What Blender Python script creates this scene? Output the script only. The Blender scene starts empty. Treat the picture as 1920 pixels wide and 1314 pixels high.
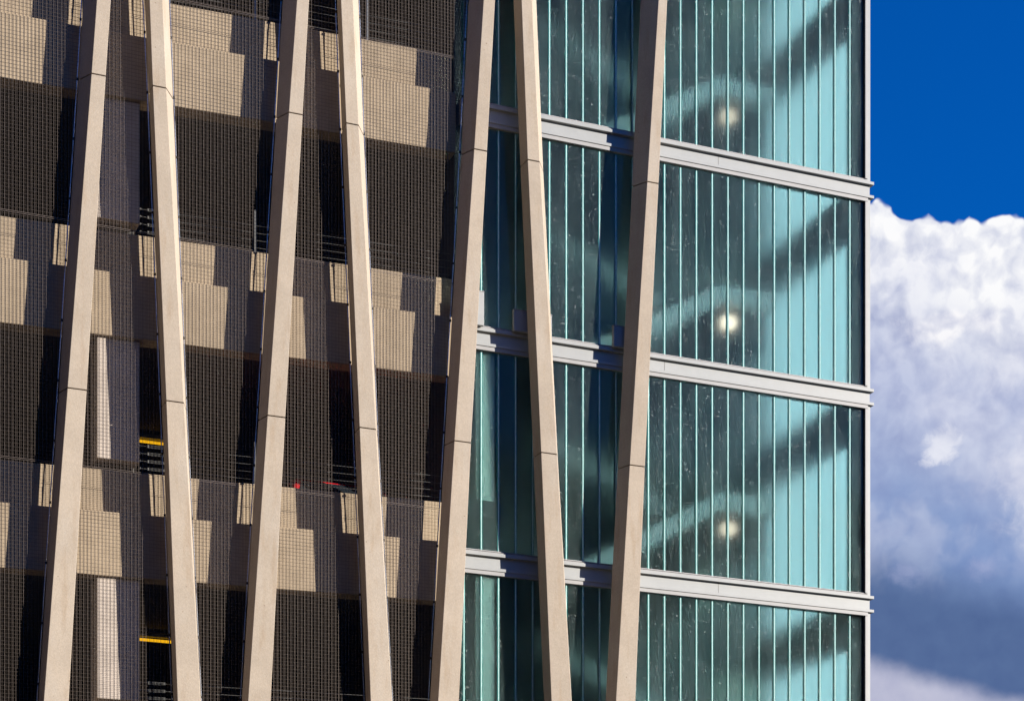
import bpy, bmesh, math, random
from mathutils import Vector
random.seed(7)
R = math.radians
scn = bpy.context.scene
COL = scn.collection

# ------------------------------------------------------------------ camera
F, YH, XV = 3823.0, 2094.0, 10330.0            # focal length and horizon of the photograph, in its pixels
TH = math.atan2(XV - 960.0, F)                 # angle between the view and the facade line
CT, ST = math.cos(TH), math.sin(TH)
CAMX, CAMY, CAMZ = -11.4, -28.0, 1.6
cam_d = bpy.data.cameras.new("camera")
cam = bpy.data.objects.new("camera", cam_d); COL.objects.link(cam)
cam.location = (CAMX, CAMY, CAMZ)
cam.rotation_euler = (R(90), 0, TH - R(90))
cam_d.sensor_width = 36.0; cam_d.sensor_fit = 'HORIZONTAL'
cam_d.lens = 36.0 * F / 1920.0
cam_d.shift_y = (YH - 657.0) / 1920.0
cam_d.clip_start = 0.1; cam_d.clip_end = 20000
scn.camera = cam

# ------------------------------------------------------------------ sun, sky
SUN = Vector((1.30, -1.0, 0.50)).normalized()  # direction towards the sun
sd = bpy.data.lights.new("sun", 'SUN'); sd.energy = 5.0; sd.angle = R(0.5); sd.color = (1.0, 0.93, 0.83)
so = bpy.data.objects.new("sun", sd); COL.objects.link(so)
so.rotation_euler = SUN.to_track_quat('Z', 'Y').to_euler()
scn.view_settings.view_transform = 'Standard'; scn.view_settings.look = 'None'
scn.view_settings.exposure = 0.80; scn.view_settings.gamma = 1.0
scn.view_settings.use_curve_mapping = False
scn.render.engine = 'CYCLES'
cy = scn.cycles
cy.use_denoising = True
cy.max_bounces = 8; cy.diffuse_bounces = 3; cy.glossy_bounces = 3; cy.transmission_bounces = 6
cy.transparent_max_bounces = 8
cy.sample_clamp_indirect = 4.0; cy.caustics_reflective = False; cy.caustics_refractive = True

class NT:
    """small node graph writer"""
    def __init__(s, tree): s.t = tree; s.n = tree.nodes; s.l = tree.links
    def new(s, typ, **kw):
        n = s.n.new(typ)
        for k, v in kw.items(): setattr(n, k, v)
        return n
    def put(s, sock, v):
        if isinstance(v, bpy.types.NodeSocket): s.l.new(v, sock)
        elif v is not None:
            if isinstance(v, (tuple, list)) and len(v) == 3 and sock.type == 'RGBA': v = tuple(v) + (1,)
            sock.default_value = v
    def math(s, op, a, b=None, c=None, clamp=False):
        n = s.new('ShaderNodeMath', operation=op, use_clamp=clamp)
        s.put(n.inputs[0], a)
        if b is not None: s.put(n.inputs[1], b)
        if c is not None: s.put(n.inputs[2], c)
        return n.outputs[0]
    def noise(s, vec, scale, detail=4, rough=0.55, w=None, dist=0.0):
        n = s.new('ShaderNodeTexNoise', noise_dimensions='3D')
        s.put(n.inputs['Vector'], vec); n.inputs['Scale'].default_value = scale
        n.inputs['Detail'].default_value = detail; n.inputs['Roughness'].default_value = rough
        n.inputs['Distortion'].default_value = dist
        return n.outputs['Fac']
    def noise2(s, vec, scale, detail=4, rough=0.55):
        o = s.noise(vec, scale, detail, rough); o.node.noise_dimensions = '2D'; return o
    def step(s, v, a, b, lo=0.0, hi=1.0):
        n = s.new('ShaderNodeMapRange', interpolation_type='SMOOTHSTEP')
        s.put(n.inputs[0], v); n.inputs[1].default_value = a; n.inputs[2].default_value = b
        n.inputs[3].default_value = lo; n.inputs[4].default_value = hi
        return n.outputs[0]
    def mix(s, f, a, b, blend='MIX'):
        n = s.new('ShaderNodeMix', data_type='RGBA', blend_type=blend)
        s.put(n.inputs['Factor'], f); s.put(n.inputs[6], a); s.put(n.inputs[7], b)
        return n.outputs[2]
    def comb(s, x, y, z):
        n = s.new('ShaderNodeCombineXYZ'); s.put(n.inputs[0], x); s.put(n.inputs[1], y); s.put(n.inputs[2], z)
        return n.outputs[0]
    def vadd(s, a, b):
        n = s.new('ShaderNodeVectorMath', operation='ADD'); s.put(n.inputs[0], a); s.put(n.inputs[1], b); return n.outputs[0]
    def vmul(s, a, b):
        n = s.new('ShaderNodeVectorMath', operation='MULTIPLY'); s.put(n.inputs[0], a); s.put(n.inputs[1], b); return n.outputs[0]

def pix_dir(px, py):
    """compass azimuth and elevation (degrees) of a direction seen in the photograph"""
    u = (px - 960) / F; w = (YH - py) / F
    az = math.degrees(math.atan2(CT + ST * u, ST - CT * u))   # from +y towards +x
    return az, math.degrees(math.atan2(w, math.sqrt(1 + u * u)))

world = bpy.data.worlds.new("World"); scn.world = world; world.use_nodes = True
g = NT(world.node_tree); g.n.clear()
wout = g.new('ShaderNodeOutputWorld'); bg = g.new('ShaderNodeBackground')
sky = g.new('ShaderNodeTexSky', sky_type='NISHITA')
sky.sun_disc = False
sky.sun_elevation = math.asin(SUN.z); sky.sun_rotation = math.atan2(SUN.x, SUN.y)
sky.air_density = 1.0; sky.dust_density = 0.3; sky.ozone_density = 3.0
tc = g.new('ShaderNodeTexCoord'); sp = g.new('ShaderNodeSeparateXYZ'); g.l.new(tc.outputs['Generated'], sp.inputs[0])
az = g.math('DEGREES', g.math('ARCTAN2', sp.outputs[0], sp.outputs[1]))
el = g.math('DEGREES', g.math('ARCSINE', g.math('MINIMUM', g.math('MAXIMUM', sp.outputs[2], -1.0), 1.0)))
blue = g.mix(1.0, sky.outputs[0], (0.006, 0.45, 1.16), 'MULTIPLY')
P0 = g.comb(az, el, 0.0)
def dwarp(vec, scale, amt, det=3):
    w_ = g.new('ShaderNodeTexNoise', noise_dimensions='2D'); g.put(w_.inputs['Vector'], vec); w_.inputs['Scale'].default_value = scale
    w_.inputs['Detail'].default_value = det
    return g.vadd(vec, g.vmul(g.vadd(w_.outputs['Color'], (-0.5, -0.5, 0.0)), (amt, amt, 0.0)))
def lump(vec):
    """rounded cumulus billows: inverted cell distance at three sizes plus fine noise"""
    out = None
    for sc_, wgt, sm in ((0.40, 0.50, 0.6), (1.15, 0.26, 0.5), (3.2, 0.09, 0.5)):
        v = g.new('ShaderNodeTexVoronoi', voronoi_dimensions='2D', feature='SMOOTH_F1')
        g.put(v.inputs['Vector'], vec); v.inputs['Scale'].default_value = sc_; v.inputs['Smoothness'].default_value = sm
        t = g.math('MULTIPLY', g.math('SUBTRACT', 1.0, v.outputs['Distance']), wgt)
        out = t if out is None else g.math('ADD', out, t)
        if sc_ == 1.15: coarse = g.math('ADD', out, 0.08)
        if sc_ == 3.2: coarse = g.math('ADD', coarse, g.math('MULTIPLY', g.math('SUBTRACT', t, 0.06), 0.8))
    out = g.math('ADD', out, g.math('MULTIPLY', g.noise2(vec, 2.6, 6, 0.6), 0.20))
    return out, coarse
Pb = dwarp(P0, 1.3, 0.5, 2)
Pw = dwarp(P0, 0.9, 0.55)
A, AM = lump(Pw)
B, _ = lump(g.vadd(Pw, (0.24, 0.32, 0.0)))
relief = g.math('SUBTRACT', A, B)               # billow sides turned to the sun
topc = pix_dir(1760, 415)[1]
# top of the cloud bank: higher at both ends of the visible stretch; the bank stands only in this part of the sky
daz = g.math('SUBTRACT', az, pix_dir(1765, 400)[0])
adz = g.math('ABSOLUTE', daz)
bank = g.math('ADD', topc - 0.22, g.math('SUBTRACT', g.math('MULTIPLY', g.math('MINIMUM', adz, 4.0), 0.26), g.math('MULTIPLY', g.math('MAXIMUM', g.math('SUBTRACT', adz, 9.0), 0.0), 1.4)))
dens = g.math('ADD', g.math('MULTIPLY', g.math('SUBTRACT', AM, 0.52), 2.45), g.math('SUBTRACT', bank, el))
mask = g.step(dens, -0.03, 0.10)
def band(lo, hi, e=el): return g.step(e, lo, hi)
E = lambda py: pix_dir(1770, py)[1]
big = g.noise2(Pb, 0.30, 4, 0.5)
elw = g.math('ADD', g.math('ADD', el, g.math('MULTIPLY', g.math('SUBTRACT', big, 0.5), 2.4)), g.math('MULTIPLY', daz, 0.22))
elw2 = g.math('ADD', g.math('ADD', el, g.math('MULTIPLY', daz, 0.30)), g.math('MULTIPLY', g.math('SUBTRACT', g.noise2(P0, 0.55, 6, 0.55), 0.5), 0.5))
WHITE, LAV, BLU, DARK, LOW = (0.87, 0.88, 0.93), (0.47, 0.52, 0.72), (0.22, 0.32, 0.58), (0.09, 0.15, 0.32), (0.50, 0.51, 0.66)
c = g.mix(band(E(1150), E(1010), elw2), DARK, BLU)
c = g.mix(band(E(1040), E(740), elw), c, LAV)
c = g.mix(band(E(740), E(480), elw), c, WHITE)
c = g.mix(band(E(1300), E(1250), elw2), LOW, c)
# soft paler drifts inside the bank
drift = g.step(g.noise2(Pb, 0.42, 4, 0.5), 0.46, 0.66)
drift = g.math('MULTIPLY', drift, band(E(1150), E(980)))
c = g.mix(g.math('MULTIPLY', drift, 0.34), c, (0.72, 0.74, 0.86))
def blob(px, py, rx, ry, lo, hi, seed, fr=1.1):
    a0, e0 = pix_dir(px, py)
    dx = g.math('DIVIDE', g.math('SUBTRACT', az, a0), rx); dy = g.math('DIVIDE', g.math('SUBTRACT', el, e0), ry)
    d = g.math('SQRT', g.math('ADD', g.math('MULTIPLY', dx, dx), g.math('MULTIPLY', dy, dy)))
    n = g.noise2(g.vadd(Pb, (seed, seed * 1.7, 0.0)), fr, 7, 0.62)
    return g.step(g.math('SUBTRACT', g.math('MULTIPLY', n, 2.0), d), lo, hi)
for (px, py, rx, ry, lo, hi, sd_, st, colr) in (
        (1690, 530, 1.2, 0.9, -0.2, 1.2, 4.7, 0.35, (0.50, 0.54, 0.76)),
        (1770, 480, 0.8, 0.8, 0.0, 1.2, 6.6, 0.30, (0.56, 0.60, 0.78)),
        (1775, 612, 1.9, 0.50, 0.0, 0.75, 3.1, 0.95, (0.86, 0.86, 0.92)),
        (1765, 836, 0.80, 0.62, 0.05, 0.65, 12.4, 0.9, (0.74, 0.76, 0.87)),
        (1925, 900, 0.9, 1.5, -0.3, 1.1, 1.9, 0.75, (0.78, 0.79, 0.89)),
        (1840, 1060, 0.8, 0.55, 0.2, 1.3, 5.2, 0.40, (0.46, 0.48, 0.70)),
        (1700, 1072, 0.7, 0.45, 0.1, 1.1, 6.2, 0.40, (0.42, 0.46, 0.68)),
        (1900, 690, 1.0, 0.8, -0.1, 1.2, 9.9, 0.55, (0.76, 0.77, 0.87))):
    c = g.mix(g.math('MULTIPLY', blob(px, py, rx, ry, lo, hi, sd_), st), c, colr)
# relief only in the sunlit upper part; fades into the soft lower part
rw_ = g.step(el, E(1050), E(480), 0.25, 1.0)
shade = g.math('ADD', 0.99, g.math('MULTIPLY', g.math('MULTIPLY', relief, rw_), 1.15))
shade = g.math('MINIMUM', g.math('MAXIMUM', shade, 0.70), 1.08)
cs = g.mix(1.0, c, g.comb(g.math('POWER', shade, 1.45), g.math('POWER', shade, 1.3), g.math('POWER', shade, 0.75)), 'MULTIPLY')
SKYS = 0.08
EXPK = 1.0 / (2.0 ** 0.80)
cs = g.mix(1.0, cs, (1 / SKYS * EXPK,) * 3, 'MULTIPLY')
wcol = g.mix(mask, blue, cs)
g.put(bg.inputs['Color'], wcol); bg.inputs['Strength'].default_value = SKYS
g.l.new(bg.outputs[0], wout.inputs[0])

# ------------------------------------------------------------------ pixel -> place
BP = 0.0                      # aluminium band plane
YF = -0.42                    # front plane of the concrete fins
YB = YF + 0.25                # back of the fins
MESHY = YB + 0.012
def P(px, py, yw):
    u = px - 960.0
    Z = (yw - CAMY) / (ST - CT * u / F)
    return (CAMX + (CT + ST * u / F) * Z, yw, CAMZ + (YH - py) * Z / F)
H = 3.30                      # storey height

# ------------------------------------------------------------------ materials
def material(name):
    m = bpy.data.materials.new(name); m.use_nodes = True
    t = NT(m.node_tree); t.n.clear()
    out = t.new('ShaderNodeOutputMaterial'); return m, t, out
def principled(name, col, rough=0.7, metal=0.0, var=0.0, vscale=3.0, bump=0.0, bscale=60.0, spec=0.5, extra=None):
    m, t, out = material(name)
    b = t.new('ShaderNodeBsdfPrincipled'); t.l.new(b.outputs[0], out.inputs[0])
    co = t.new('ShaderNodeTexCoord').outputs['Object']
    colr = tuple(col) + (1,)
    if var:
        n = t.noise(co, vscale, 6, 0.6)
        f = t.step(n, 0.3, 0.7, 1 - var, 1 + var)
        colr = t.mix(1.0, tuple(col), t.comb(f, f, f), 'MULTIPLY')
    if extra: colr = extra(t, co, colr)
    t.put(b.inputs['Base Color'], colr)
    b.inputs['Roughness'].default_value = rough; b.inputs['Metallic'].default_value = metal
    b.inputs['Specular IOR Level'].default_value = spec
    if bump:
        bn = t.new('ShaderNodeBump'); bn.inputs['Strength'].default_value = bump; bn.inputs['Distance'].default_value = 0.01
        t.put(bn.inputs['Height'], t.noise(co, bscale, 4, 0.6)); t.l.new(bn.outputs[0], b.inputs['Normal'])
    return m
def fin_marks(t, co, colr):
    # tone of each cast piece, stretched stains, blotches, small air holes
    oi = t.new('ShaderNodeObjectInfo'); tone = t.math('ADD', 0.95, t.math('MULTIPLY', oi.outputs['Random'], 0.10))
    colr = t.mix(1.0, colr, t.comb(tone, tone, tone), 'MULTIPLY')
    st = t.noise(t.vmul(co, (9.0, 9.0, 1.4)), 1.0, 5, 0.6)
    c = t.mix(t.step(st, 0.50, 0.76, 0.0, 0.55), colr, (0.355, 0.262, 0.177))
    lt = t.noise(t.vadd(t.vmul(co, (3.0, 3.0, 0.9)), (7.0, 3.0, 1.0)), 1.0, 4, 0.5)
    c = t.mix(t.step(lt, 0.5, 0.75, 0.0, 0.35), c, (0.48, 0.43, 0.37))
    fine = t.noise(co, 42.0, 4, 0.75)
    f = t.step(fine, 0.25, 0.75, 0.90, 1.08)
    c = t.mix(1.0, c, t.comb(f, f, f), 'MULTIPLY')
    v = t.new('ShaderNodeTexVoronoi', feature='F1'); t.put(v.inputs['Vector'], co); v.inputs['Scale'].default_value = 9.0
    v.inputs['Randomness'].default_value = 1.0
    sz = t.math('MULTIPLY', t.math('MAXIMUM', t.math('SUBTRACT', t.noise(co, 4.0, 2, 0.5), 0.40), 0.0), 0.34)
    hole = t.math('LESS_THAN', v.outputs['Distance'], sz)
    hole = t.math('MULTIPLY', hole, 0.55)
    return t.mix(hole, c, (0.16, 0.10, 0.06))
M_fin = principled('precast_concrete', (0.43, 0.358, 0.282), 0.85, var=0.05, vscale=2.0, bump=0.25, bscale=70, spec=0.2, extra=fin_marks)
M_joint = principled('joint_mortar', (0.10, 0.07, 0.045), 0.9)
def wall_marks(t, co, colr):
    st = t.noise(t.vmul(co, (2.0, 2.0, 0.5)), 1.0, 5, 0.6)
    return t.mix(t.step(st, 0.4, 0.8, 0.0, 0.4), colr, (0.26, 0.20, 0.135))
M_wall = principled('parapet_concrete', (0.40, 0.315, 0.22), 0.9, var=0.08, vscale=5, spec=0.15, extra=wall_marks)
M_column = principled('column_concrete', (0.50, 0.43, 0.37), 0.9, var=0.1, vscale=4, spec=0.15)
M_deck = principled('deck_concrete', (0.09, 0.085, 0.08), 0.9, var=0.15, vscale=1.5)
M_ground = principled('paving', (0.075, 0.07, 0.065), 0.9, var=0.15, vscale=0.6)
M_alu = principled('aluminium_paint', (0.335, 0.342, 0.337), 0.42, metal=0.0, var=0.03, vscale=6, bump=0.02, bscale=9)
M_alu2 = principled('aluminium_frame', (0.33, 0.322, 0.318), 0.5, metal=0.0, var=0.04, vscale=6)
M_gasket = principled('gasket', (0.03, 0.025, 0.02), 0.6)
M_steel = principled('galvanised_steel', (0.165, 0.13, 0.11), 0.5, metal=0.3, var=0.35, vscale=25)
M_steel2 = principled('weathered_cross_wire', (0.09, 0.07, 0.055), 0.6, metal=0.1, var=0.3, vscale=12)
M_rod = principled('frame_rod_steel', (0.62, 0.65, 0.72), 0.3, metal=0.6, var=0.08, vscale=8)
M_cable = principled('bright_cable', (0.20, 0.20, 0.19), 0.35, metal=0.3)
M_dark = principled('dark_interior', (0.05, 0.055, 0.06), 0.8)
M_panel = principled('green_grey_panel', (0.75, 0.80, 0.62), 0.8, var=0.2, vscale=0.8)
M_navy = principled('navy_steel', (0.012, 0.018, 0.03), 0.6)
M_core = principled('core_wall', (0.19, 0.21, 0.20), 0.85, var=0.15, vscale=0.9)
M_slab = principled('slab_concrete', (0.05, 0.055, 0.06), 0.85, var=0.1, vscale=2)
M_light = principled('pale_plaster', (0.78, 0.82, 0.72), 0.8, var=0.06, vscale=1.5)
M_stair = principled('stair_plaster', (0.80, 0.85, 0.84), 0.8, var=0.08, vscale=1.5)
M_red = principled('red_car_paint', (0.75, 0.02, 0.03), 0.25, spec=0.6)
M_tyre = principled('tyre_rubber', (0.03, 0.03, 0.03), 0.9)
M_carglass = principled('car_glass', (0.02, 0.025, 0.03), 0.08, spec=0.8)
M_chrome = principled('wheel_rim', (0.5, 0.5, 0.5), 0.3, metal=0.9)
def emission(name, col, strength):
    m, t, out = material(name); e = t.new('ShaderNodeEmission')
    e.inputs[0].default_value = tuple(col) + (1,); e.inputs[1].default_value = strength
    t.l.new(e.outputs[0], out.inputs[0]); return m
M_yellow = emission('yellow_tube_light', (1.0, 0.50, 0.01), 0.55)
M_lamps = {q: emission('warm_lamp_light', (1.0, 0.70, 0.54), e) for q, e in ((1, 0.85), (0, 1.7), (-1, 1.0), (-2, 0.4))}

def glass_mat(name, tint, rough, trans_w, spark):
    """frosted channel glass: smooth outer reflection, blurred transmission, some scattering in the frosting"""
    m, t, out = material(name)
    co = t.new('ShaderNodeTexCoord').outputs['Object']
    refr = t.new('ShaderNodeBsdfRefraction', distribution='GGX'); refr.inputs['IOR'].default_value = 1.35
    refr.inputs['Roughness'].default_value = rough; refr.inputs[0].default_value = tint + (1,)
    tr = t.new('ShaderNodeBsdfTranslucent'); tr.inputs[0].default_value = tuple(min(1, x * 0.98) for x in tint) + (1,)
    df = t.new('ShaderNodeBsdfDiffuse'); df.inputs[0].default_value = (0.45, 0.62, 0.62, 1)
    m1 = t.new('ShaderNodeMixShader'); m1.inputs[0].default_value = trans_w
    t.l.new(refr.outputs[0], m1.inputs[1]); t.l.new(tr.outputs[0], m1.inputs[2])
    # faint dust, denser towards nothing in particular
    dust = t.step(t.noise(t.vmul(co, (1.0, 1.0, 0.25)), 3.0, 5, 0.6), 0.3, 0.8, 0.01, 0.06)
    m2 = t.new('ShaderNodeMixShader'); t.put(m2.inputs[0], dust)
    t.l.new(m1.outputs[0], m2.inputs[1]); t.l.new(df.outputs[0], m2.inputs[2])
    # sun sparkle of the frosted surface, put in as tiny pale specks
    v = t.new('ShaderNodeTexVoronoi', feature='F1'); t.put(v.inputs['Vector'], co); v.inputs['Scale'].default_value = 55.0
    wn = t.new('ShaderNodeTexWhiteNoise', noise_dimensions='3D'); t.put(wn.inputs['Vector'], v.outputs['Position'])
    big = t.math('MULTIPLY', t.math('POWER', wn.outputs['Value'], 4.5), 0.33)
    sp_ = t.math('MULTIPLY', t.math('LESS_THAN', v.outputs['Distance'], big), spark)
    wd = t.new('ShaderNodeBsdfDiffuse'); wd.inputs[0].default_value = (0.8, 0.83, 0.82, 1)
    m3 = t.new('ShaderNodeMixShader'); t.put(m3.inputs[0], sp_)
    t.l.new(m2.outputs[0], m3.inputs[1]); t.l.new(wd.outputs[0], m3.inputs[2])
    gl = t.new('ShaderNodeBsdfGlossy'); gl.inputs['Roughness'].default_value = 0.08
    fr = t.new('ShaderNodeFresnel'); fr.inputs['IOR'].default_value = 1.40
    bn = t.new('ShaderNodeBump'); bn.inputs['Strength'].default_value = 0.12; bn.inputs['Distance'].default_value = 0.004
    t.put(bn.inputs['Height'], t.noise(t.vmul(co, (1.0, 1.0, 0.12)), 14.0, 3, 0.5)); t.l.new(bn.outputs[0], gl.inputs['Normal'])
    geo = t.new('ShaderNodeNewGeometry')
    ff = t.math('MULTIPLY', t.math('MULTIPLY', fr.outputs[0], 0.75), t.math('SUBTRACT', 1.0, geo.outputs['Backfacing']))
    m4 = t.new('ShaderNodeMixShader'); t.put(m4.inputs[0], ff)
    t.l.new(m3.outputs[0], m4.inputs[1]); t.l.new(gl.outputs[0], m4.inputs[2])
    t.l.new(m4.outputs[0], out.inputs[0]); return m
M_glass = glass_mat('frosted_channel_glass', (0.80, 0.93, 0.925), 0.285, 0.015, 0.85)
M_sideglass = glass_mat('frosted_side_glass', (0.70, 0.86, 0.885), 0.30, 0.62, 0.2)
M_edge = principled('green_glass_edge', (0.05, 0.30, 0.28), 0.25, spec=0.7)
M_bead = principled('white_silicone', (0.74, 0.88, 0.84), 0.5, var=0.15, vscale=14)

# ------------------------------------------------------------------ mesh helpers
RAMP = 0.0235; XREF = P(420, 500, 0.1)[0]
class MB:
    def __init__(s): s.v = []; s.f = []
    def box(s, x0, x1, y0, y1, z0, z1):
        b = len(s.v)
        s.v += [(x0,y0,z0),(x1,y0,z0),(x1,y1,z0),(x0,y1,z0),(x0,y0,z1),(x1,y0,z1),(x1,y1,z1),(x0,y1,z1)]
        s.f += [(b,b+3,b+2,b+1),(b+4,b+5,b+6,b+7),(b,b+1,b+5,b+4),(b+1,b+2,b+6,b+5),(b+2,b+3,b+7,b+6),(b+3,b,b+4,b+7)]
        return s
    def loft(s, A, B, caps=True):
        """two rings of points, same count, joined by side faces"""
        b = len(s.v); n = len(A); s.v += list(A) + list(B)
        for i in range(n): j = (i + 1) % n; s.f.append((b+i, b+j, b+n+j, b+n+i))
        if caps: s.f.append(tuple(b + i for i in reversed(range(n)))); s.f.append(tuple(b + n + i for i in range(n)))
        return s
    def ramp(s):
        """the decks are ramps: everything on them climbs gently to the right"""
        s.v = [(x, y, z + RAMP * (x - XREF)) for x, y, z in s.v]; return s
    def rod(s, a, b_, r, n=6):
        a = Vector(a); b_ = Vector(b_); d = (b_ - a).normalized()
        u = d.orthogonal().normalized(); w = d.cross(u)
        ring = lambda c: [tuple(c + (u * math.cos(2*math.pi*k/n) + w * math.sin(2*math.pi*k/n)) * r) for k in range(n)]
        return s.loft(ring(a), ring(b_))
    def build(s, name, mat, parent=None, bevel=0.0, smooth=False, origin=None):
        me = bpy.data.meshes.new(name)
        me.from_pydata([tuple(v) for v in s.v], [], s.f); me.update()
        bm = bmesh.new(); bm.from_mesh(me); bmesh.ops.recalc_face_normals(bm, faces=bm.faces[:])
        bm.to_mesh(me); bm.free()
        if smooth:
            for p in me.polygons: p.use_smooth = True
        me.materials.append(mat)
        o = bpy.data.objects.new(name, me); COL.objects.link(o)
        if parent: o.parent = parent
        if bevel:
            md = o.modifiers.new('bevel', 'BEVEL'); md.width = bevel; md.segments = 2; md.limit_method = 'ANGLE'; md.angle_limit = R(25)
        return o
def thing(name, label, cat, group=None):
    o = bpy.data.objects.new(name, None); COL.objects.link(o); o.empty_display_size = 0.2
    return tag(o, label, cat, group)
def tag(o, label, cat, group=None, kind=None):
    o['label'] = label; o['category'] = cat
    if group: o['group'] = group
    if kind: o['kind'] = kind
    return o
ORD = ['first', 'second', 'third', 'fourth', 'fifth', 'sixth', 'seventh', 'eighth']

# ------------------------------------------------------------------ ground
gm = MB(); gm.v = [(-3000,-3000,0),(3000,-3000,0),(3000,3000,0),(-3000,3000,0)]; gm.f = [(0,1,2,3)]
gnd = gm.build('ground', M_ground); gnd['kind'] = 'structure'

# ------------------------------------------------------------------ concrete fins
# pixel positions of the four long edges, top to bottom: back left, front left, front right, back right
FINS = [
 dict(s=1, BL=[(155.7,0),(147.5,147.5),(110,734.5),(71.7,1314)], FL=[(181.7,0),(171.7,138),(126.7,726.7),(82,1314)],
      FR=[(207.8,0),(198.3,141.7),(162.5,731.7),(128.7,1314)], BR=None),
 dict(s=-1, BL=[(270.8,0),(279.2,174.2),(303.3,762.5),(325,1314)], FL=[(280.3,0),(286.3,160.8),(311.7,750.8),(333,1314)],
      FR=[(304.7,0),(311.7,164.7),(344.7,754.2),(376.3,1314)], BR=[(316.7,0),(324.2,183.3),(348.7,764),(376.5,1314)]),
 dict(s=1, BL=[(530,0),(517.5,220.5),(484.2,785.8),(453.3,1314)], FL=[(556.9,0),(541.7,210.8),(501.7,778.3),(465,1314)],
      FR=[(579.5,0),(567.5,214.7),(535,782.5),(507.5,1314)], BR=None),
 dict(s=-1, BL=[(631.7,0),(640.8,244),(665,812.5),(685.8,1314)], FL=[(639.2,0),(649.2,230.8),(674.2,800.8),(695,1314)],
      FR=[(661.7,0),(672.5,235.8),(705,804.2),(735,1314)], BR=[(672.2,0),(681.7,250.8),(707.5,812),(735.2,1314)]),
 dict(s=1, BL=[(878.6,0),(864.5,288),(833.6,833.3),(805.8,1314)], FL=[(906.9,0),(889.2,279.3),(852,825.8),(821.3,1314)],
      FR=[(928.3,0),(913.3,284),(883.3,829.5),(860.4,1314)], BR=None),
 dict(s=-1, BL=[(962.5,0),(975.6,313.2),(999.9,859.5),(1019.7,1314)], FL=[(977.8,0),(989.4,299.4),(1014.6,847.7),(1034,1314)],
      FR=[(997.5,0),(1011.7,301.1),(1044.5,851.4),(1071.8,1314)], BR=[(1005.6,0),(1018.3,314.7),(1046,861),(1072,1314)]),
 dict(s=1, BL=[(1201,0),(1184.6,351.9),(1157.8,879.2),(1135.2,1314)], FL=[(1234.9,0),(1213.7,340.5),(1180.8,871.1),(1154.9,1314)],
      FR=[(1251.3,0),(1234.9,346),(1209.2,875),(1191.4,1314)], BR=None),
]
def curve_x(pts, yw):
    w = sorted([P(px, py, yw) for px, py in pts], key=lambda p: p[2])
    zs = [p[2] for p in w]; xs = [p[0] for p in w]
    def f(z):
        i = 0
        while i < len(zs) - 2 and z > zs[i+1]: i += 1
        return xs[i] + (xs[i+1] - xs[i]) * (z - zs[i]) / (zs[i+1] - zs[i])
    return f
ZTOP = 21.0
fins = []
for i, d in enumerate(FINS):
    fl, fr, bl = curve_x(d['FL'], YF), curve_x(d['FR'], YF), curve_x(d['BL'], YB)
    br = curve_x(d['BR'], YB) if d['BR'] else fr
    if d['BR']:
        br0 = br; br = (lambda b, f: (lambda z: max(b(z), f(z))))(br0, fr)
    z1 = P(*d['FL'][1], YF)[2]; z2 = P(*d['FL'][2], YF)[2]; L = z1 - z2
    cuts = [z1 + L, z1, z2, z2 - L]
    d.update(fl=fl, fr=fr, bl=bl, br=br)
    ring = lambda z, e=0.0: [(fl(z)+e, YF+e, z), (fr(z)-e, YF+e, z), (br(z)-e, YB, z), (bl(z)+e, YB, z)]
    lean = 'leaning right' if d['s'] > 0 else 'leaning left'
    t = thing('concrete_fin', f'beige concrete fin {lean} as it rises, {ORD[i]} fin from the left', 'concrete fin', 'slanted precast concrete fins')
    t.location = (0, 0, 0)
    edges = [ZTOP] + cuts + [0.0]
    edges = [e for e in edges if 0.0 <= e <= ZTOP]
    for a, b in zip(edges[:-1], edges[1:]):
        if a - b < 0.05: continue
        n = 5; m = MB(); zz = [b + 0.007 + (a - b - 0.014) * k / n for k in range(n + 1)]
        base = len(m.v)
        for z in zz: m.v += ring(z)
        for k in range(n):
            for q in range(4):
                r = (q + 1) % 4
                m.f.append((4*k+q, 4*k+r, 4*k+4+r, 4*k+4+q))
        m.f.append((3,2,1,0)); m.f.append(tuple(4*n+q for q in range(4)))
        m.build('precast_segment', M_fin, t, bevel=0.006)
    for zc in [c_ for c_ in cuts if 0 < c_ < ZTOP]:
        MB().loft(ring(zc - 0.05, 0.018), ring(zc + 0.05, 0.018)).build('joint', M_joint, t)
    fins.append(d)

# ------------------------------------------------------------------ aluminium bands and channel glass
XC = P(1630.6, 500, BP)[0]                       # corner of the tower
ZB = P(1625.4, 724.3, BP)[2]                     # top of the second band seen
XL = P(864, 700, BP)[0]                          # left end of the glazed part, behind the fifth fin
SIDE = 6.2                                       # depth of the tower
GY = BP + 0.012                                  # glass plane
LV = {k: ZB + H * k for k in (2, 1, 0, -1, -2)}  # top of each band
def profile(m, q):
    pass
bandname = {2: 'above the top of the picture', 1: 'highest of the bands in view', 0: 'middle one of the three bands in view', -1: 'lowest of the bands in view', -2: 'below the picture'}
def band_boxes(m_alu, m_frame, m_gask, z, x0, x1, y1):
    """front run along the facade, then the return along the side, butt jointed"""
    o = 0.05
    for (mm, za, zb, pr) in ((m_frame, -0.014, 0.0, 0.012), (m_gask, -0.028, -0.014, 0.002), (m_frame, -0.046, -0.028, 0.036),
                             (m_alu, -0.092, -0.046, o), (m_alu, -0.2635, -0.092, 0.0), (m_alu, -0.307, -0.2635, o),
                             (m_frame, -0.366, -0.307, o - 0.013)):
        cx = x1 + max(pr, 0.0)
        fx = cx if mm is m_alu else x1 - 0.053
        mm.box(x0, fx, BP - pr, BP + 0.10, z + za, z + zb)
        mm.box(x1 - 0.10, cx if mm is m_alu else x1 + 0.002, BP + 0.10, y1, z + za, z + zb)
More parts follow.
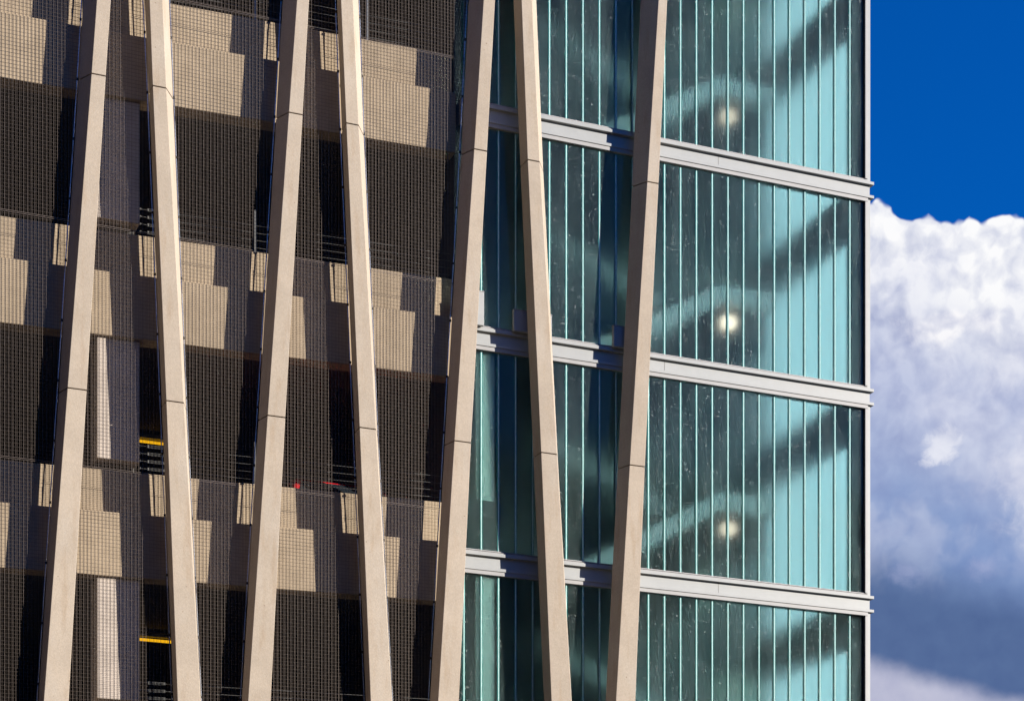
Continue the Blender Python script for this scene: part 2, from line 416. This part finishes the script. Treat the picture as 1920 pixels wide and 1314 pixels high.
for k, z in LV.items():
    t = thing('aluminium_band', f'light grey aluminium floor band across the glass, {bandname[k]}', 'facade band', 'aluminium bands between the glass storeys')
    a, b_, c_ = MB(), MB(), MB()
    band_boxes(a, b_, c_, z, XL, XC, SIDE)
    a.build('cladding', M_alu, t, bevel=0.0015); b_.build('frame_rail', M_alu2, t, bevel=0.001); c_.build('gasket', M_gasket, t)
    # thin seam lines of the cladding
    s_ = MB(); s_.box(XL, XC - 0.01, BP - 0.0015, BP + 0.01, z - 0.2575, z - 0.2555)
    s_.build('seam', principled('seam_line', (0.36, 0.33, 0.32), 0.7) if 'M_seam' not in globals() else M_seam, t)
    for px in (1249,):
        xs = P(px + (0 if k != 0 else -3), 700, BP)[0] + (0.9 * (k % 2))
        MB().box(xs - 0.0015, xs + 0.0015, BP - 0.0018, BP + 0.01, z - 0.262, z - 0.094).build('butt_joint', M_joint, t)

# corner posts, one per storey
xj0 = P(1246, 300, GY)[0]; xj1 = P(1593.4, 300, GY)[0]; PITCH = (xj1 - xj0) / 12.0
storeys = [(LV[k+1] - 0.366, LV[k], k) for k in (-2, -1, 0, 1)]      # (glass top, glass bottom)
storeys.append((ZTOP, LV[2], 2))
sname = {-2: 'bottom storey in view', -1: 'third storey from the top', 0: 'second storey from the top', 1: 'topmost storey in view', 2: 'storey above the picture'}
for zt, zb, k in storeys:
    t = thing('corner_post', f'pale aluminium corner post beside the sky, {sname[k]}', 'corner post', 'aluminium corner posts')
    xm = XC - 0.0555
    MB().box(xm - 0.042, xm, BP - 0.03, BP + 0.06, zb, zt).build('front_mullion', M_alu2, t, bevel=0.002)
    MB().box(xm + 0.003, XC + 0.004, BP - 0.012, BP + 0.07, zb - 0.0455, zt + 0.0585).build('edge_trim', M_alu, t, bevel=0.002)
    MB().box(xm - 0.058, xm - 0.0425, BP - 0.004, BP + 0.03, zb, zt).build('gasket', M_gasket, t)
    MB().box(XC - 0.30, XC - 0.10, BP + 0.05, BP + 0.20, zb + 0.0, zt).build('inner_column', M_navy, t)
    # far post of the side facade
    MB().box(XC - 0.07, XC + 0.004, SIDE - 0.09, SIDE - 0.001, zb, zt).build('rear_mullion', M_alu2, t, bevel=0.002)

XG1 = XC - 0.0555 - 0.058
k0 = math.floor((XL - xj0) / PITCH)
joints = [xj0 + PITCH * j for j in range(k0, 13)]
for zt, zb, k in storeys:
    t = thing('channel_glass_wall', f'greenish frosted channel glass wall, {sname[k]}', 'glass wall', 'channel glass walls facing the street')
    xs = [XL] + [x for x in joints if x > XL + 0.03] + [XG1]
    for a, b_ in zip(xs[:-1], xs[1:]):
        ea = 0.0 if a == XL else 0.0152; eb = 0.0 if b_ == XG1 else 0.0152
        MB().box(a + ea, b_ - eb, GY, GY + 0.007, zb + 0.001, zt - 0.001).build('glass_pane', M_glass, t)
    for x in xs[1:-1]:
        e = MB().box(x - 0.0150, x - 0.0048, GY - 0.001, GY + 0.045, zb + 0.001, zt - 0.001)
        e.box(x + 0.0048, x + 0.0150, GY - 0.001, GY + 0.045, zb + 0.001, zt - 0.001)
        j = e.build('glass_edge', M_edge, t)
        MB().box(x - 0.0046, x + 0.0046, GY - 0.004, GY + 0.03, zb + 0.001, zt - 0.001).build('silicone_bead', M_bead, j, bevel=0.002)
    t = thing('channel_glass_wall', f'frosted channel glass wall round the corner from the street, {sname[k]}', 'glass wall', 'channel glass walls of the side facade')
    y = BP + 0.075; gx = XC - 0.014
    while y < SIDE - 0.12:
        y2 = min(y + PITCH, SIDE - 0.095)
        MB().box(gx - 0.007, gx, y + 0.014, y2 - 0.014, zb + 0.001, zt - 0.001).build('glass_pane', M_sideglass, t)
        if y2 < SIDE - 0.1:
            MB().box(gx - 0.03, gx + 0.003, y2 - 0.0135, y2 + 0.0135, zb + 0.001, zt - 0.001).build('glass_edge', M_edge, t)
        y = y2

# brackets standing on the middle band behind the fins
for (x0, x1, yt, px0, lab) in ((885, 907, 548, 905, 'fifth'), (963, 1034, 583, 975, 'sixth'), (1150, 1205, 612, 1158, 'seventh')):
    a = P(x0, 640, -0.10)[0]; b_ = P(x1, 640, -0.10)[0]; zt = P(px0, yt, -0.10)[2]
    t = thing('fixing_bracket', f'aluminium box bracket standing on the middle band behind the {lab} fin', 'bracket', 'brackets behind the fins')
    MB().box(a, b_, -0.115, -0.052, LV[0] - 0.04, zt).build('box_body', M_alu, t, bevel=0.003)
    MB().box(a - 0.006, b_ + 0.006, -0.122, -0.045, zt + 0.001, zt + 0.012).build('cap', M_alu2, t, bevel=0.002)

# ------------------------------------------------------------------ inside the glass tower
LVs = sorted(LV.items())
for k, z in LVs:
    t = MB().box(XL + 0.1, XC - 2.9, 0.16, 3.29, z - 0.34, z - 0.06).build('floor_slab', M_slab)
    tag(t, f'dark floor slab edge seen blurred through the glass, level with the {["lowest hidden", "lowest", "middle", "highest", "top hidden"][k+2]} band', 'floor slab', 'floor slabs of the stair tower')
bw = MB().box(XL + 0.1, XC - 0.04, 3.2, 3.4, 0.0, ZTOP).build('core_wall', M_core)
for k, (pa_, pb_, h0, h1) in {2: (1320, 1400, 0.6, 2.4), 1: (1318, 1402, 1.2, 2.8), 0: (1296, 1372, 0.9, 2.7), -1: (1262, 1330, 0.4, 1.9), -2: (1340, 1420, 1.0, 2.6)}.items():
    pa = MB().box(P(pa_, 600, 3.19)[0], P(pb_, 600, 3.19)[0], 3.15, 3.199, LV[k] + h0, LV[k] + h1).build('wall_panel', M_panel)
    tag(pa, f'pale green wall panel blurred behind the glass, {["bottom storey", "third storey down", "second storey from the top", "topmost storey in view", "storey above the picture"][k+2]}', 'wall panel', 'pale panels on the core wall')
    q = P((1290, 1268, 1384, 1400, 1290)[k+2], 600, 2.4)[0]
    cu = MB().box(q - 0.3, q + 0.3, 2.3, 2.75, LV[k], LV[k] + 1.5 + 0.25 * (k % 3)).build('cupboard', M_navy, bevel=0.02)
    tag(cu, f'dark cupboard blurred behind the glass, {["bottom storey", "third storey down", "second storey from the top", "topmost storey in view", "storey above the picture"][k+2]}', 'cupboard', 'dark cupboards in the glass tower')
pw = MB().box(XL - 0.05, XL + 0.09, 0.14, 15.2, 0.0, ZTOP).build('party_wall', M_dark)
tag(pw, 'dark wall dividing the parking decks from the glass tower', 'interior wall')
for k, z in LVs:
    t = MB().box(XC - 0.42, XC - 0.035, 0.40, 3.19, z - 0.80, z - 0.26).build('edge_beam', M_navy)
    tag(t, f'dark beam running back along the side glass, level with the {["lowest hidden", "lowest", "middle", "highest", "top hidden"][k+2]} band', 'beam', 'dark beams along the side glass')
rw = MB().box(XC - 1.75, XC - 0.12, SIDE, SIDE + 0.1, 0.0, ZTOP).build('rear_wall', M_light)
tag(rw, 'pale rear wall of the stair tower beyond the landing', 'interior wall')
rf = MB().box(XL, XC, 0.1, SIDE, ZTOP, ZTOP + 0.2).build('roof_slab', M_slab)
tag(rf, 'flat roof slab of the glass tower above the picture', 'roof')
for zt, zb, k in storeys[:4]:
    # positions read in the storey under the lowest... third storey, then lifted by whole storeys
    dz = H * (k + 1)
    ya, yb = 0.75, 1.95
    q0 = P(1190, 1020, ya); q1 = P(1352, 938, ya); q2 = P(1455, 945, ya)
    x0, z0 = q0[0], q0[2] + dz; x1, z1 = q1[0], q1[2] + dz; x2 = q2[0]
    sl = (z1 - z0) / (x1 - x0)
    xs = x0 - 1.1; zs = z0 - 1.1 * sl
    t = thing('staircase', f'pale staircase rising to the right behind the glass, {sname[k]}', 'staircase', 'stair flights in the glass tower')
    fl = MB().loft([(xs, ya, zs-0.16), (x1, ya, z1-0.16), (x1, ya, z1+0.14), (xs, ya, zs+0.14)],
                   [(xs, yb, zs-0.16), (x1, yb, z1-0.16), (x1, yb, z1+0.14), (xs, yb, zs+0.14)]).build('flight', M_stair, t)
    MB().box(x1 + 0.001, x2, ya, yb + 1.2, z1 - 0.14, z1 + 0.13).build('landing', M_stair, t)
    MB().box(x1 - 0.25, x2 + 0.05, 1.12, yb + 0.6, z1 - 0.62, z1 - 0.142).build('soffit_shade_box', M_navy, t)  # dark box added to stand for the shade under the landing
    st = MB(); n = 10
    for q in range(n):
        xx = xs + (x1 - xs) * q / n; zz = zs + 0.14 + (z1 - zs) * q / n
        st.loft([(xx, ya+0.06, zz), (xx + (x1-xs)/n, ya+0.06, zz + (z1-zs)/n), (xx, ya+0.06, zz + (z1-zs)/n)],
                [(xx, yb-0.06, zz), (xx + (x1-xs)/n, yb-0.06, zz + (z1-zs)/n), (xx, yb-0.06, zz + (z1-zs)/n)])
    st.build('steps', M_slab, t)
    # return flight behind, rising to the left
    ztop2 = zb + H - 0.3
    MB().loft([(x1, yb+0.1, z1-0.16), (x1, yb+0.1, z1+0.14), (xs, yb+0.1, z1+1.3), (xs, yb+0.1, z1+1.0)],
              [(x1, yb+1.2, z1-0.16), (x1, yb+1.2, z1+0.14), (xs, yb+1.2, z1+1.3), (xs, yb+1.2, z1+1.0)]).build('return_flight', M_stair, t)
    # round lamp below the landing; its wide dark disc stands for soffit shadow
    yl = 0.95
    c = P(1365, 992, yl); cz = c[2] + dz
    t = thing('round_lamp', f'round warm ceiling lamp glowing through the glass, {sname[k]}', 'lamp', 'round lamps under the stair landings')
    ring = lambda r, y, n=28: [(c[0] + r*math.cos(2*math.pi*q/n), y, cz + r*0.82*math.sin(2*math.pi*q/n)) for q in range(n)]
    MB().loft(ring(0.36, yl + 0.02), ring(0.36, yl + 0.10)).build('lamp_surround', M_dark, t, smooth=False)
    MB().loft(ring(0.13, yl - 0.05), ring(0.13, yl + 0.018)).build('diffuser', M_lamps[k], t)
    if k == 0:
        c2 = P(1414, 566, 1.1)
        t = thing('small_lamp', 'faint second lamp up and right of the round lamp, second storey from the top', 'lamp')
        MB().box(c2[0] - 0.16, c2[0] + 0.16, 1.10, 1.2, c2[2] - 0.08, c2[2] + 0.08).build('lamp_surround', M_dark, t)
        MB().box(c2[0] - 0.13, c2[0] + 0.13, 1.07, 1.099, c2[2] - 0.06, c2[2] + 0.06).build('diffuser', M_lamps[1], t)
# pale pillars behind the two lower left panes, and a blind rail
for zt, zb, k in storeys[:2]:
    c0 = P(893, 800, 0.06); c1 = P(927, 800, 0.06)
    t = thing('pilaster', f'pale pilaster behind the glass right of the fifth fin, {sname[k]}', 'pilaster', 'pale pilasters behind the glass')
    MB().box(c0[0], c1[0], 0.062, 0.115, zb + 0.75, zt - 0.02).build('shaft', M_light, t, bevel=0.004)
    MB().box(c0[0] - 0.15, c1[0] + 0.12, 0.062, 0.15, zb + 0.5, zb + 0.749).build('plinth', M_dark, t)

# ------------------------------------------------------------------ parking decks
YU, YW = 0.19, 0.042
XW0 = P(-420, 600, YW)[0]; XW1 = XL - 0.06
zt0 = P(420, 463.5, YU)[2]; zl0 = P(420, 534.5, YW)[2]; zs0 = P(420, 655, YW)[2]
pn = {2: 'above the picture', 1: 'highest row', 0: 'second row from the top', -1: 'third row from the top', -2: 'bottom row'}
PAR = {}
for k in (2, 1, 0, -1, -2):
    dz = H * k; zt, zl, zs = zt0 + dz, zl0 + dz, zs0 + dz
    PAR[k] = (zt, zl, zs)
    t = thing('parking_parapet', f'beige concrete parapet in striped sunlight behind the wire mesh, {pn[k]}', 'parapet', 'concrete parapets of the parking decks')
    MB().box(XW0, XW1, YU, YU + 0.14, zl - 0.02, zt).ramp().build('upstand', M_wall, t, bevel=0.01)
    MB().box(XW0, XW1, YW, YU + 0.14, zs, zl - 0.021).ramp().build('edge_beam', M_wall, t, bevel=0.01)
    fz = zt - 0.98
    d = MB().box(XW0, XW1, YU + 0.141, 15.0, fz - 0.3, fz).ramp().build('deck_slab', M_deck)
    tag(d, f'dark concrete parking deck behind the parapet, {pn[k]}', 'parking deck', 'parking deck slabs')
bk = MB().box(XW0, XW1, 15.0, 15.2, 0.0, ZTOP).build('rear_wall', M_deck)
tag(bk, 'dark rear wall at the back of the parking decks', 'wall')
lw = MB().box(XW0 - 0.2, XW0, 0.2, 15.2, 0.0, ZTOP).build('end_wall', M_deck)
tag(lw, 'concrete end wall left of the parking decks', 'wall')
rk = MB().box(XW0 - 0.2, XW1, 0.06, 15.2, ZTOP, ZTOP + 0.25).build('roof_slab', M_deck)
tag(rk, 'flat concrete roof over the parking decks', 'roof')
# columns
YC = YF + 0.52
for (pxa, pxb, tag_) in ((182, 262, 'behind the gap between the first and second fins'), (-290, -205, 'left of the first fin')):
    for k in (1, 0, -1, -2):
        zhi = PAR[k+1][2] if k < 2 else ZTOP
        zhi = PAR[k+1][2] - 0.002
        xa = P(pxa, 740, YC)[0]; xb = P(pxb, 740, YC)[0]
        rr = RAMP * ((xa + xb) / 2 - XREF)
        zhi += rr + RAMP * (xa - xb) / 2; zlo = PAR[k][0] + rr + 0.12
        t = thing('concrete_column', f'pale concrete column {tag_}, {pn[k]}', 'column', 'concrete columns of the parking decks')
        MB().box(xa, xb, YC, YC + 0.45, zlo, zhi).build('shaft', M_column, t, bevel=0.012)
        MB().box(xa + 0.03, xb - 0.03, YU + 0.145, YC + 0.40, zlo - 1.1, zlo - 0.001).build('base', M_deck, t)

# tension cables with turnbuckles over the parapets
xcab = P(262, 850, 0.3)[0]
cl = []
for k in (2, 1, 0, -1, -2)[1:]:
    zt = PAR[k][0]
    for q in range(4):
        zc = zt + 0.10 + 0.105 * q
        t = thing('tension_cable', f'steel cable with turnbuckle over the {pn[k]} parapet, {ORD[q]} cable up', 'barrier cable', 'barrier cables over the parapets')
        yk = 0.30
        MB().rod((xcab, yk, zc), (XW1, yk, zc), 0.0032, 5).ramp().build('cable', M_cable, t)
        m = MB()
        x0 = xcab + 0.12
        m.rod((x0, yk, zc + 0.016), (x0 + 0.22, yk, zc + 0.016), 0.0035, 5).rod((x0, yk, zc - 0.016), (x0 + 0.22, yk, zc - 0.016), 0.0035, 5)
        m.box(x0 - 0.015, x0 + 0.006, yk - 0.008, yk + 0.008, zc - 0.019, zc + 0.019)
        m.box(x0 + 0.214, x0 + 0.24, yk - 0.008, yk + 0.008, zc - 0.019, zc + 0.019)
        m.ramp().build('turnbuckle', M_cable, t)
        MB().box(xcab + 0.001, xcab + 0.02, yk - 0.012, yk + 0.012, zc - 0.012, zc + 0.012).ramp().build('anchor_plate', M_cable, t)
# slim steel posts carrying the cables
for k in (1, 0, -1, -2):
    for (px, w_) in ((478, 'third'), (688, 'fourth')):
        xp = P(px, 500, 0.28)[0]
        t = thing('cable_post', f'slim steel post beside the {w_} fin above the {pn[k]} parapet', 'post', 'steel cable posts')
        MB().box(xp - 0.013, xp + 0.013, 0.26, 0.30, PAR[k][0] + 0.001, PAR[k][0] + 0.62).ramp().build('post_shaft', M_cable, t)
        MB().box(xp - 0.05, xp + 0.05, 0.22, 0.32, PAR[k][0] + 0.0005, PAR[k][0] + 0.012).ramp().build('foot_plate', M_cable, t)

# yellow tube lights deep in the decks
for (px, py, k, nm) in ((283, 829, -1, 'between the second and third parapets'), (288, 1200, -2, 'between the third and bottom parapets')):
    zc_ = PAR[k+1][0] - 0.98 - 0.3 + RAMP * (-6.2 + 0.35 - XREF) - 0.02
    Z = (zc_ - 0.1 - CAMZ) * F / (YH - py)
    u = (px - 960) / F
    x = CAMX + (CT + ST * u) * Z; y = CAMY + (ST - CT * u) * Z
    t = thing('tube_light', f'glowing yellow tube light under the deck {nm}', 'tube light', 'yellow tube lights in the parking decks')
    MB().box(x - 0.7, x + 0.45, y - 0.05, y + 0.05, zc_ - 0.05, zc_).build('light_housing', M_alu, t)
    MB().rod((x - 0.68, y, zc_ - 0.10), (x + 0.43, y, zc_ - 0.10), 0.024, 8).build('tube', M_yellow, t)

# ------------------------------------------------------------------ red car
def car(px, py):
    cx, _, roof = P(px, py, 1.56)
    fz = PAR[-1][0] - 0.98 + RAMP * (cx - XREF)
    cyy = 1.56 - 1.1 + 0.80; print('car height', roof - fz)
    print('CAR', cx, cyy, fz, roof)
    t = thing('parked_car', 'red car, only its roof showing above the third parapet', 'car')
    # tail towards the street; profile along y (0 = tail), half width by height
    prof = [(0.0,0.35),(0.0,0.75),(0.05,0.95),(0.35,1.05),(0.72,1.42),(1.1,1.50),(2.0,1.50),(2.4,1.43),(3.0,1.02),(3.9,0.90),(4.15,0.72),(4.2,0.35)]
    def halfw(z): return 0.88 if z < 0.95 else 0.88 - (z - 0.95) * 0.42
    y0 = cyy - 0.80
    A = [(cx - halfw(z), y0 + y, fz + z) for y, z in prof]; B = [(cx + halfw(z), y0 + y, fz + z) for y, z in prof]
    MB().loft(A, B).build('body', M_red, t, bevel=0.05)
    def pane(ya, za, yb, zb, name):
        wa, wb = halfw(za) - 0.1, halfw(zb) - 0.1; nrm = Vector((0, -(zb - za), (yb - ya))).normalized() * 0.008
        if nrm.z < 0: nrm = -nrm
        pts = [(cx - wa, y0 + ya, fz + za), (cx + wa, y0 + ya, fz + za), (cx + wb, y0 + yb, fz + zb), (cx - wb, y0 + yb, fz + zb)]
        MB().loft([tuple(Vector(p) + nrm) for p in pts], [tuple(Vector(p) - nrm) for p in pts]).build(name, M_carglass, t)
    pane(0.40, 1.10, 0.68, 1.38, 'rear_window'); pane(2.95, 1.06, 2.46, 1.38, 'windscreen')
    for s in (-1, 1):
        a = cx + s * (halfw(1.02) + 0.006); b_ = cx + s * (halfw(1.38) + 0.006)
        MB().loft([(a, y0+0.55, fz+1.04), (a, y0+2.85, fz+1.04), (b_, y0+2.35, fz+1.38), (b_, y0+0.80, fz+1.38)],
                  [(a - s*0.02, y0+0.55, fz+1.04), (a - s*0.02, y0+2.85, fz+1.04), (b_ - s*0.02, y0+2.35, fz+1.38), (b_ - s*0.02, y0+0.80, fz+1.38)]).build('side_window', M_carglass, t)
        for yy in (0.8, 3.35):
            w = MB().rod((cx + s*0.70, y0 + yy, fz + 0.32), (cx + s*0.90, y0 + yy, fz + 0.32), 0.32, 20).build('wheel', M_tyre, t)
            MB().rod((cx + s*0.901, y0 + yy, fz + 0.32), (cx + s*0.915, y0 + yy, fz + 0.32), 0.2, 16).build('rim', M_chrome, w)
        MB().box(cx + s*0.6 - 0.14, cx + s*0.6 + 0.14, y0 - 0.015, y0 + 0.02, fz + 0.72, fz + 0.88).build('tail_light', M_red, t)
        MB().box(cx + s*0.6 - 0.16, cx + s*0.6 + 0.16, y0 + 4.14, y0 + 4.21, fz + 0.6, fz + 0.72).build('headlight', M_chrome, t)
car(622, 899)

# ------------------------------------------------------------------ wire mesh panels behind the fins
WP = 0.0502
LVM = sorted([PAR[k][0] - 0.14 for k in PAR])        # panel joints, one per storey
zlev = [2.6] + [z for z in LVM if z > 2.7] + [ZTOP - 0.3]
zlev = sorted(set(zlev))
bays = []
xleft = P(-420, 700, MESHY)[0]
bays.append((lambda z: xleft, fins[0]['bl'], 'left of the first fin', -1))
for i in range(4):
    bays.append((fins[i]['br'], fins[i+1]['bl'], f'between the {ORD[i]} and {ORD[i+1]} fins', i))
def zrange(fa, fb, x, z0, z1, n=60):
    """z interval inside the bay for a vertical wire at x"""
    ok = [z0 + (z1 - z0) * k / n for k in range(n + 1)]
    ins = [z for z in ok if fa(z) + 0.012 < x < fb(z) - 0.012]
    if len(ins) < 2: return None
    return ins[0], ins[-1]
pl = ['lowest panel', 'second panel up', 'third panel up', 'fourth panel up', 'fifth panel up', 'sixth panel up', 'seventh panel up']
CLIP = MB().box(-0.013, 0.013, -0.012, 0.014, -0.016, 0.016).build('clip', M_gasket)
for fa, fb, where, bi in bays:
    for li, (z0, z1) in enumerate(zip(zlev[:-1], zlev[1:])):
        z0 += 0.004; z1 -= 0.004
        t = thing('mesh_panel', f'galvanised steel wire mesh panel {where}, {pl[li]}', 'wire mesh panel', 'wire mesh panels between the fins')
        m = MB(); mh = MB()
        xa = min(fa(z0), fa(z1)); xb = max(fb(z0), fb(z1))
        j = math.ceil(xa / WP)
        while j * WP < xb:
            for (off, yo, r) in ((0.0, 0.0, 0.0016), (0.021, 0.0115, 0.0009)):
                x = j * WP + off
                zr = zrange(fa, fb, x, z0, z1)
                if zr: m.box(x - r, x + r, MESHY + yo - r, MESHY + yo + r, zr[0], zr[1])
            j += 1
        zz = math.ceil(z0 / WP) * WP
        while zz < z1:
            a, b_ = fa(zz) + 0.012, fb(zz) - 0.012
            if b_ > a + 0.02: mh.box(a, b_, MESHY + 0.0042, MESHY + 0.0066, zz - 0.0011, zz + 0.0011)
            zz += WP
        m.build('upright_wires', M_steel, t); mh.build('cross_wires', M_steel2, t)
        for zz in (z0 + 0.006, z1 - 0.006):
            MB().box(fa(zz) + 0.012, fb(zz) - 0.012, MESHY - 0.007, MESHY - 0.003, zz - 0.002, zz + 0.002).build('edge_rail', M_steel, t)
        n = 8
        for f_, s_ in ((fa, 1), (fb, -1)):
            if bi == -1 and s_ == 1: continue
            sd_ = MB()
            for q in range(n):
                a = z0 + (z1 - z0) * q / n; b_ = z0 + (z1 - z0) * (q + 1) / n
                sd_.rod((f_(a) + s_*0.016, MESHY + 0.012, a), (f_(b_) + s_*0.016, MESHY + 0.012, b_), 0.0075, 6)
            rod_ = sd_.build('frame_rod', M_rod, t)
            zz = z0 + 0.3
            while zz < z1:
                c_ = CLIP.copy(); COL.objects.link(c_); c_.parent = rod_
                c_.location = (f_(zz) + s_ * 0.014, MESHY + 0.01, zz)
                zz += 0.82
bpy.data.objects.remove(CLIP)

# ------------------------------------------------------------------ plinth under the mesh and glass
pt = MB().box(XW0, XW1, 0.07, 0.3, 0.0, PAR[-2][2] - 0.6 if PAR[-2][2] > 1.2 else 0.5).build('ground_floor_wall', M_wall)
tag(pt, 'beige concrete wall at the foot of the parking decks', 'wall')
gw = MB().box(XL, XC, 0.02, 0.3, 0.0, LV[-2] - 0.37).build('ground_floor_wall', M_core)
tag(gw, 'grey wall under the glass tower', 'wall')
# ------------------------------------------------------------------ added buildings out of view, put in to shade the sky
M_brick = principled('dark_brick', (0.050, 0.040, 0.032), 0.9, var=0.15, vscale=0.8)
M_pane = principled('dark_window', (0.02, 0.022, 0.025), 0.25)
def sky_blocker(x0, x1, y0, y1, h, label, side):
    t = thing('sky_blocker', label, 'building')
    MB().box(x0, x1, y0, y1, 0.0, h).build('wall', M_brick, t)
    MB().box(x0 - 0.3, x1 + 0.3, y0 - 0.3, y1 + 0.3, h + 0.001, h + 0.5).build('roof', M_deck, t)
    z = 2.0
    while z < h - 3:
        if side == 'x':
            q = y0 + 2
            while q < y1 - 3: MB().box(x1 - 0.1, x1 + 0.03, q, q + 2.2, z, z + 1.9).build('window', M_pane, t); q += 7.5
        else:
            q = x0 + 2
            while q < x1 - 3: MB().box(q, q + 2.2, y1 - 0.1, y1 + 0.03, z, z + 1.9).build('window', M_pane, t); q += 12.0
        z += 6.8
sky_blocker(-75, -42, -70, 45, 46, 'added dark brick building out of view on the left, to shade the sky', 'x')
sky_blocker(-120, 75, -84, -62, 33, 'added dark brick building out of view behind the viewer, to shade the sky', 'y')
print('LV', LV, 'PAR', PAR, 'XC', XC, 'XL', XL, 'objs', len(bpy.data.objects))
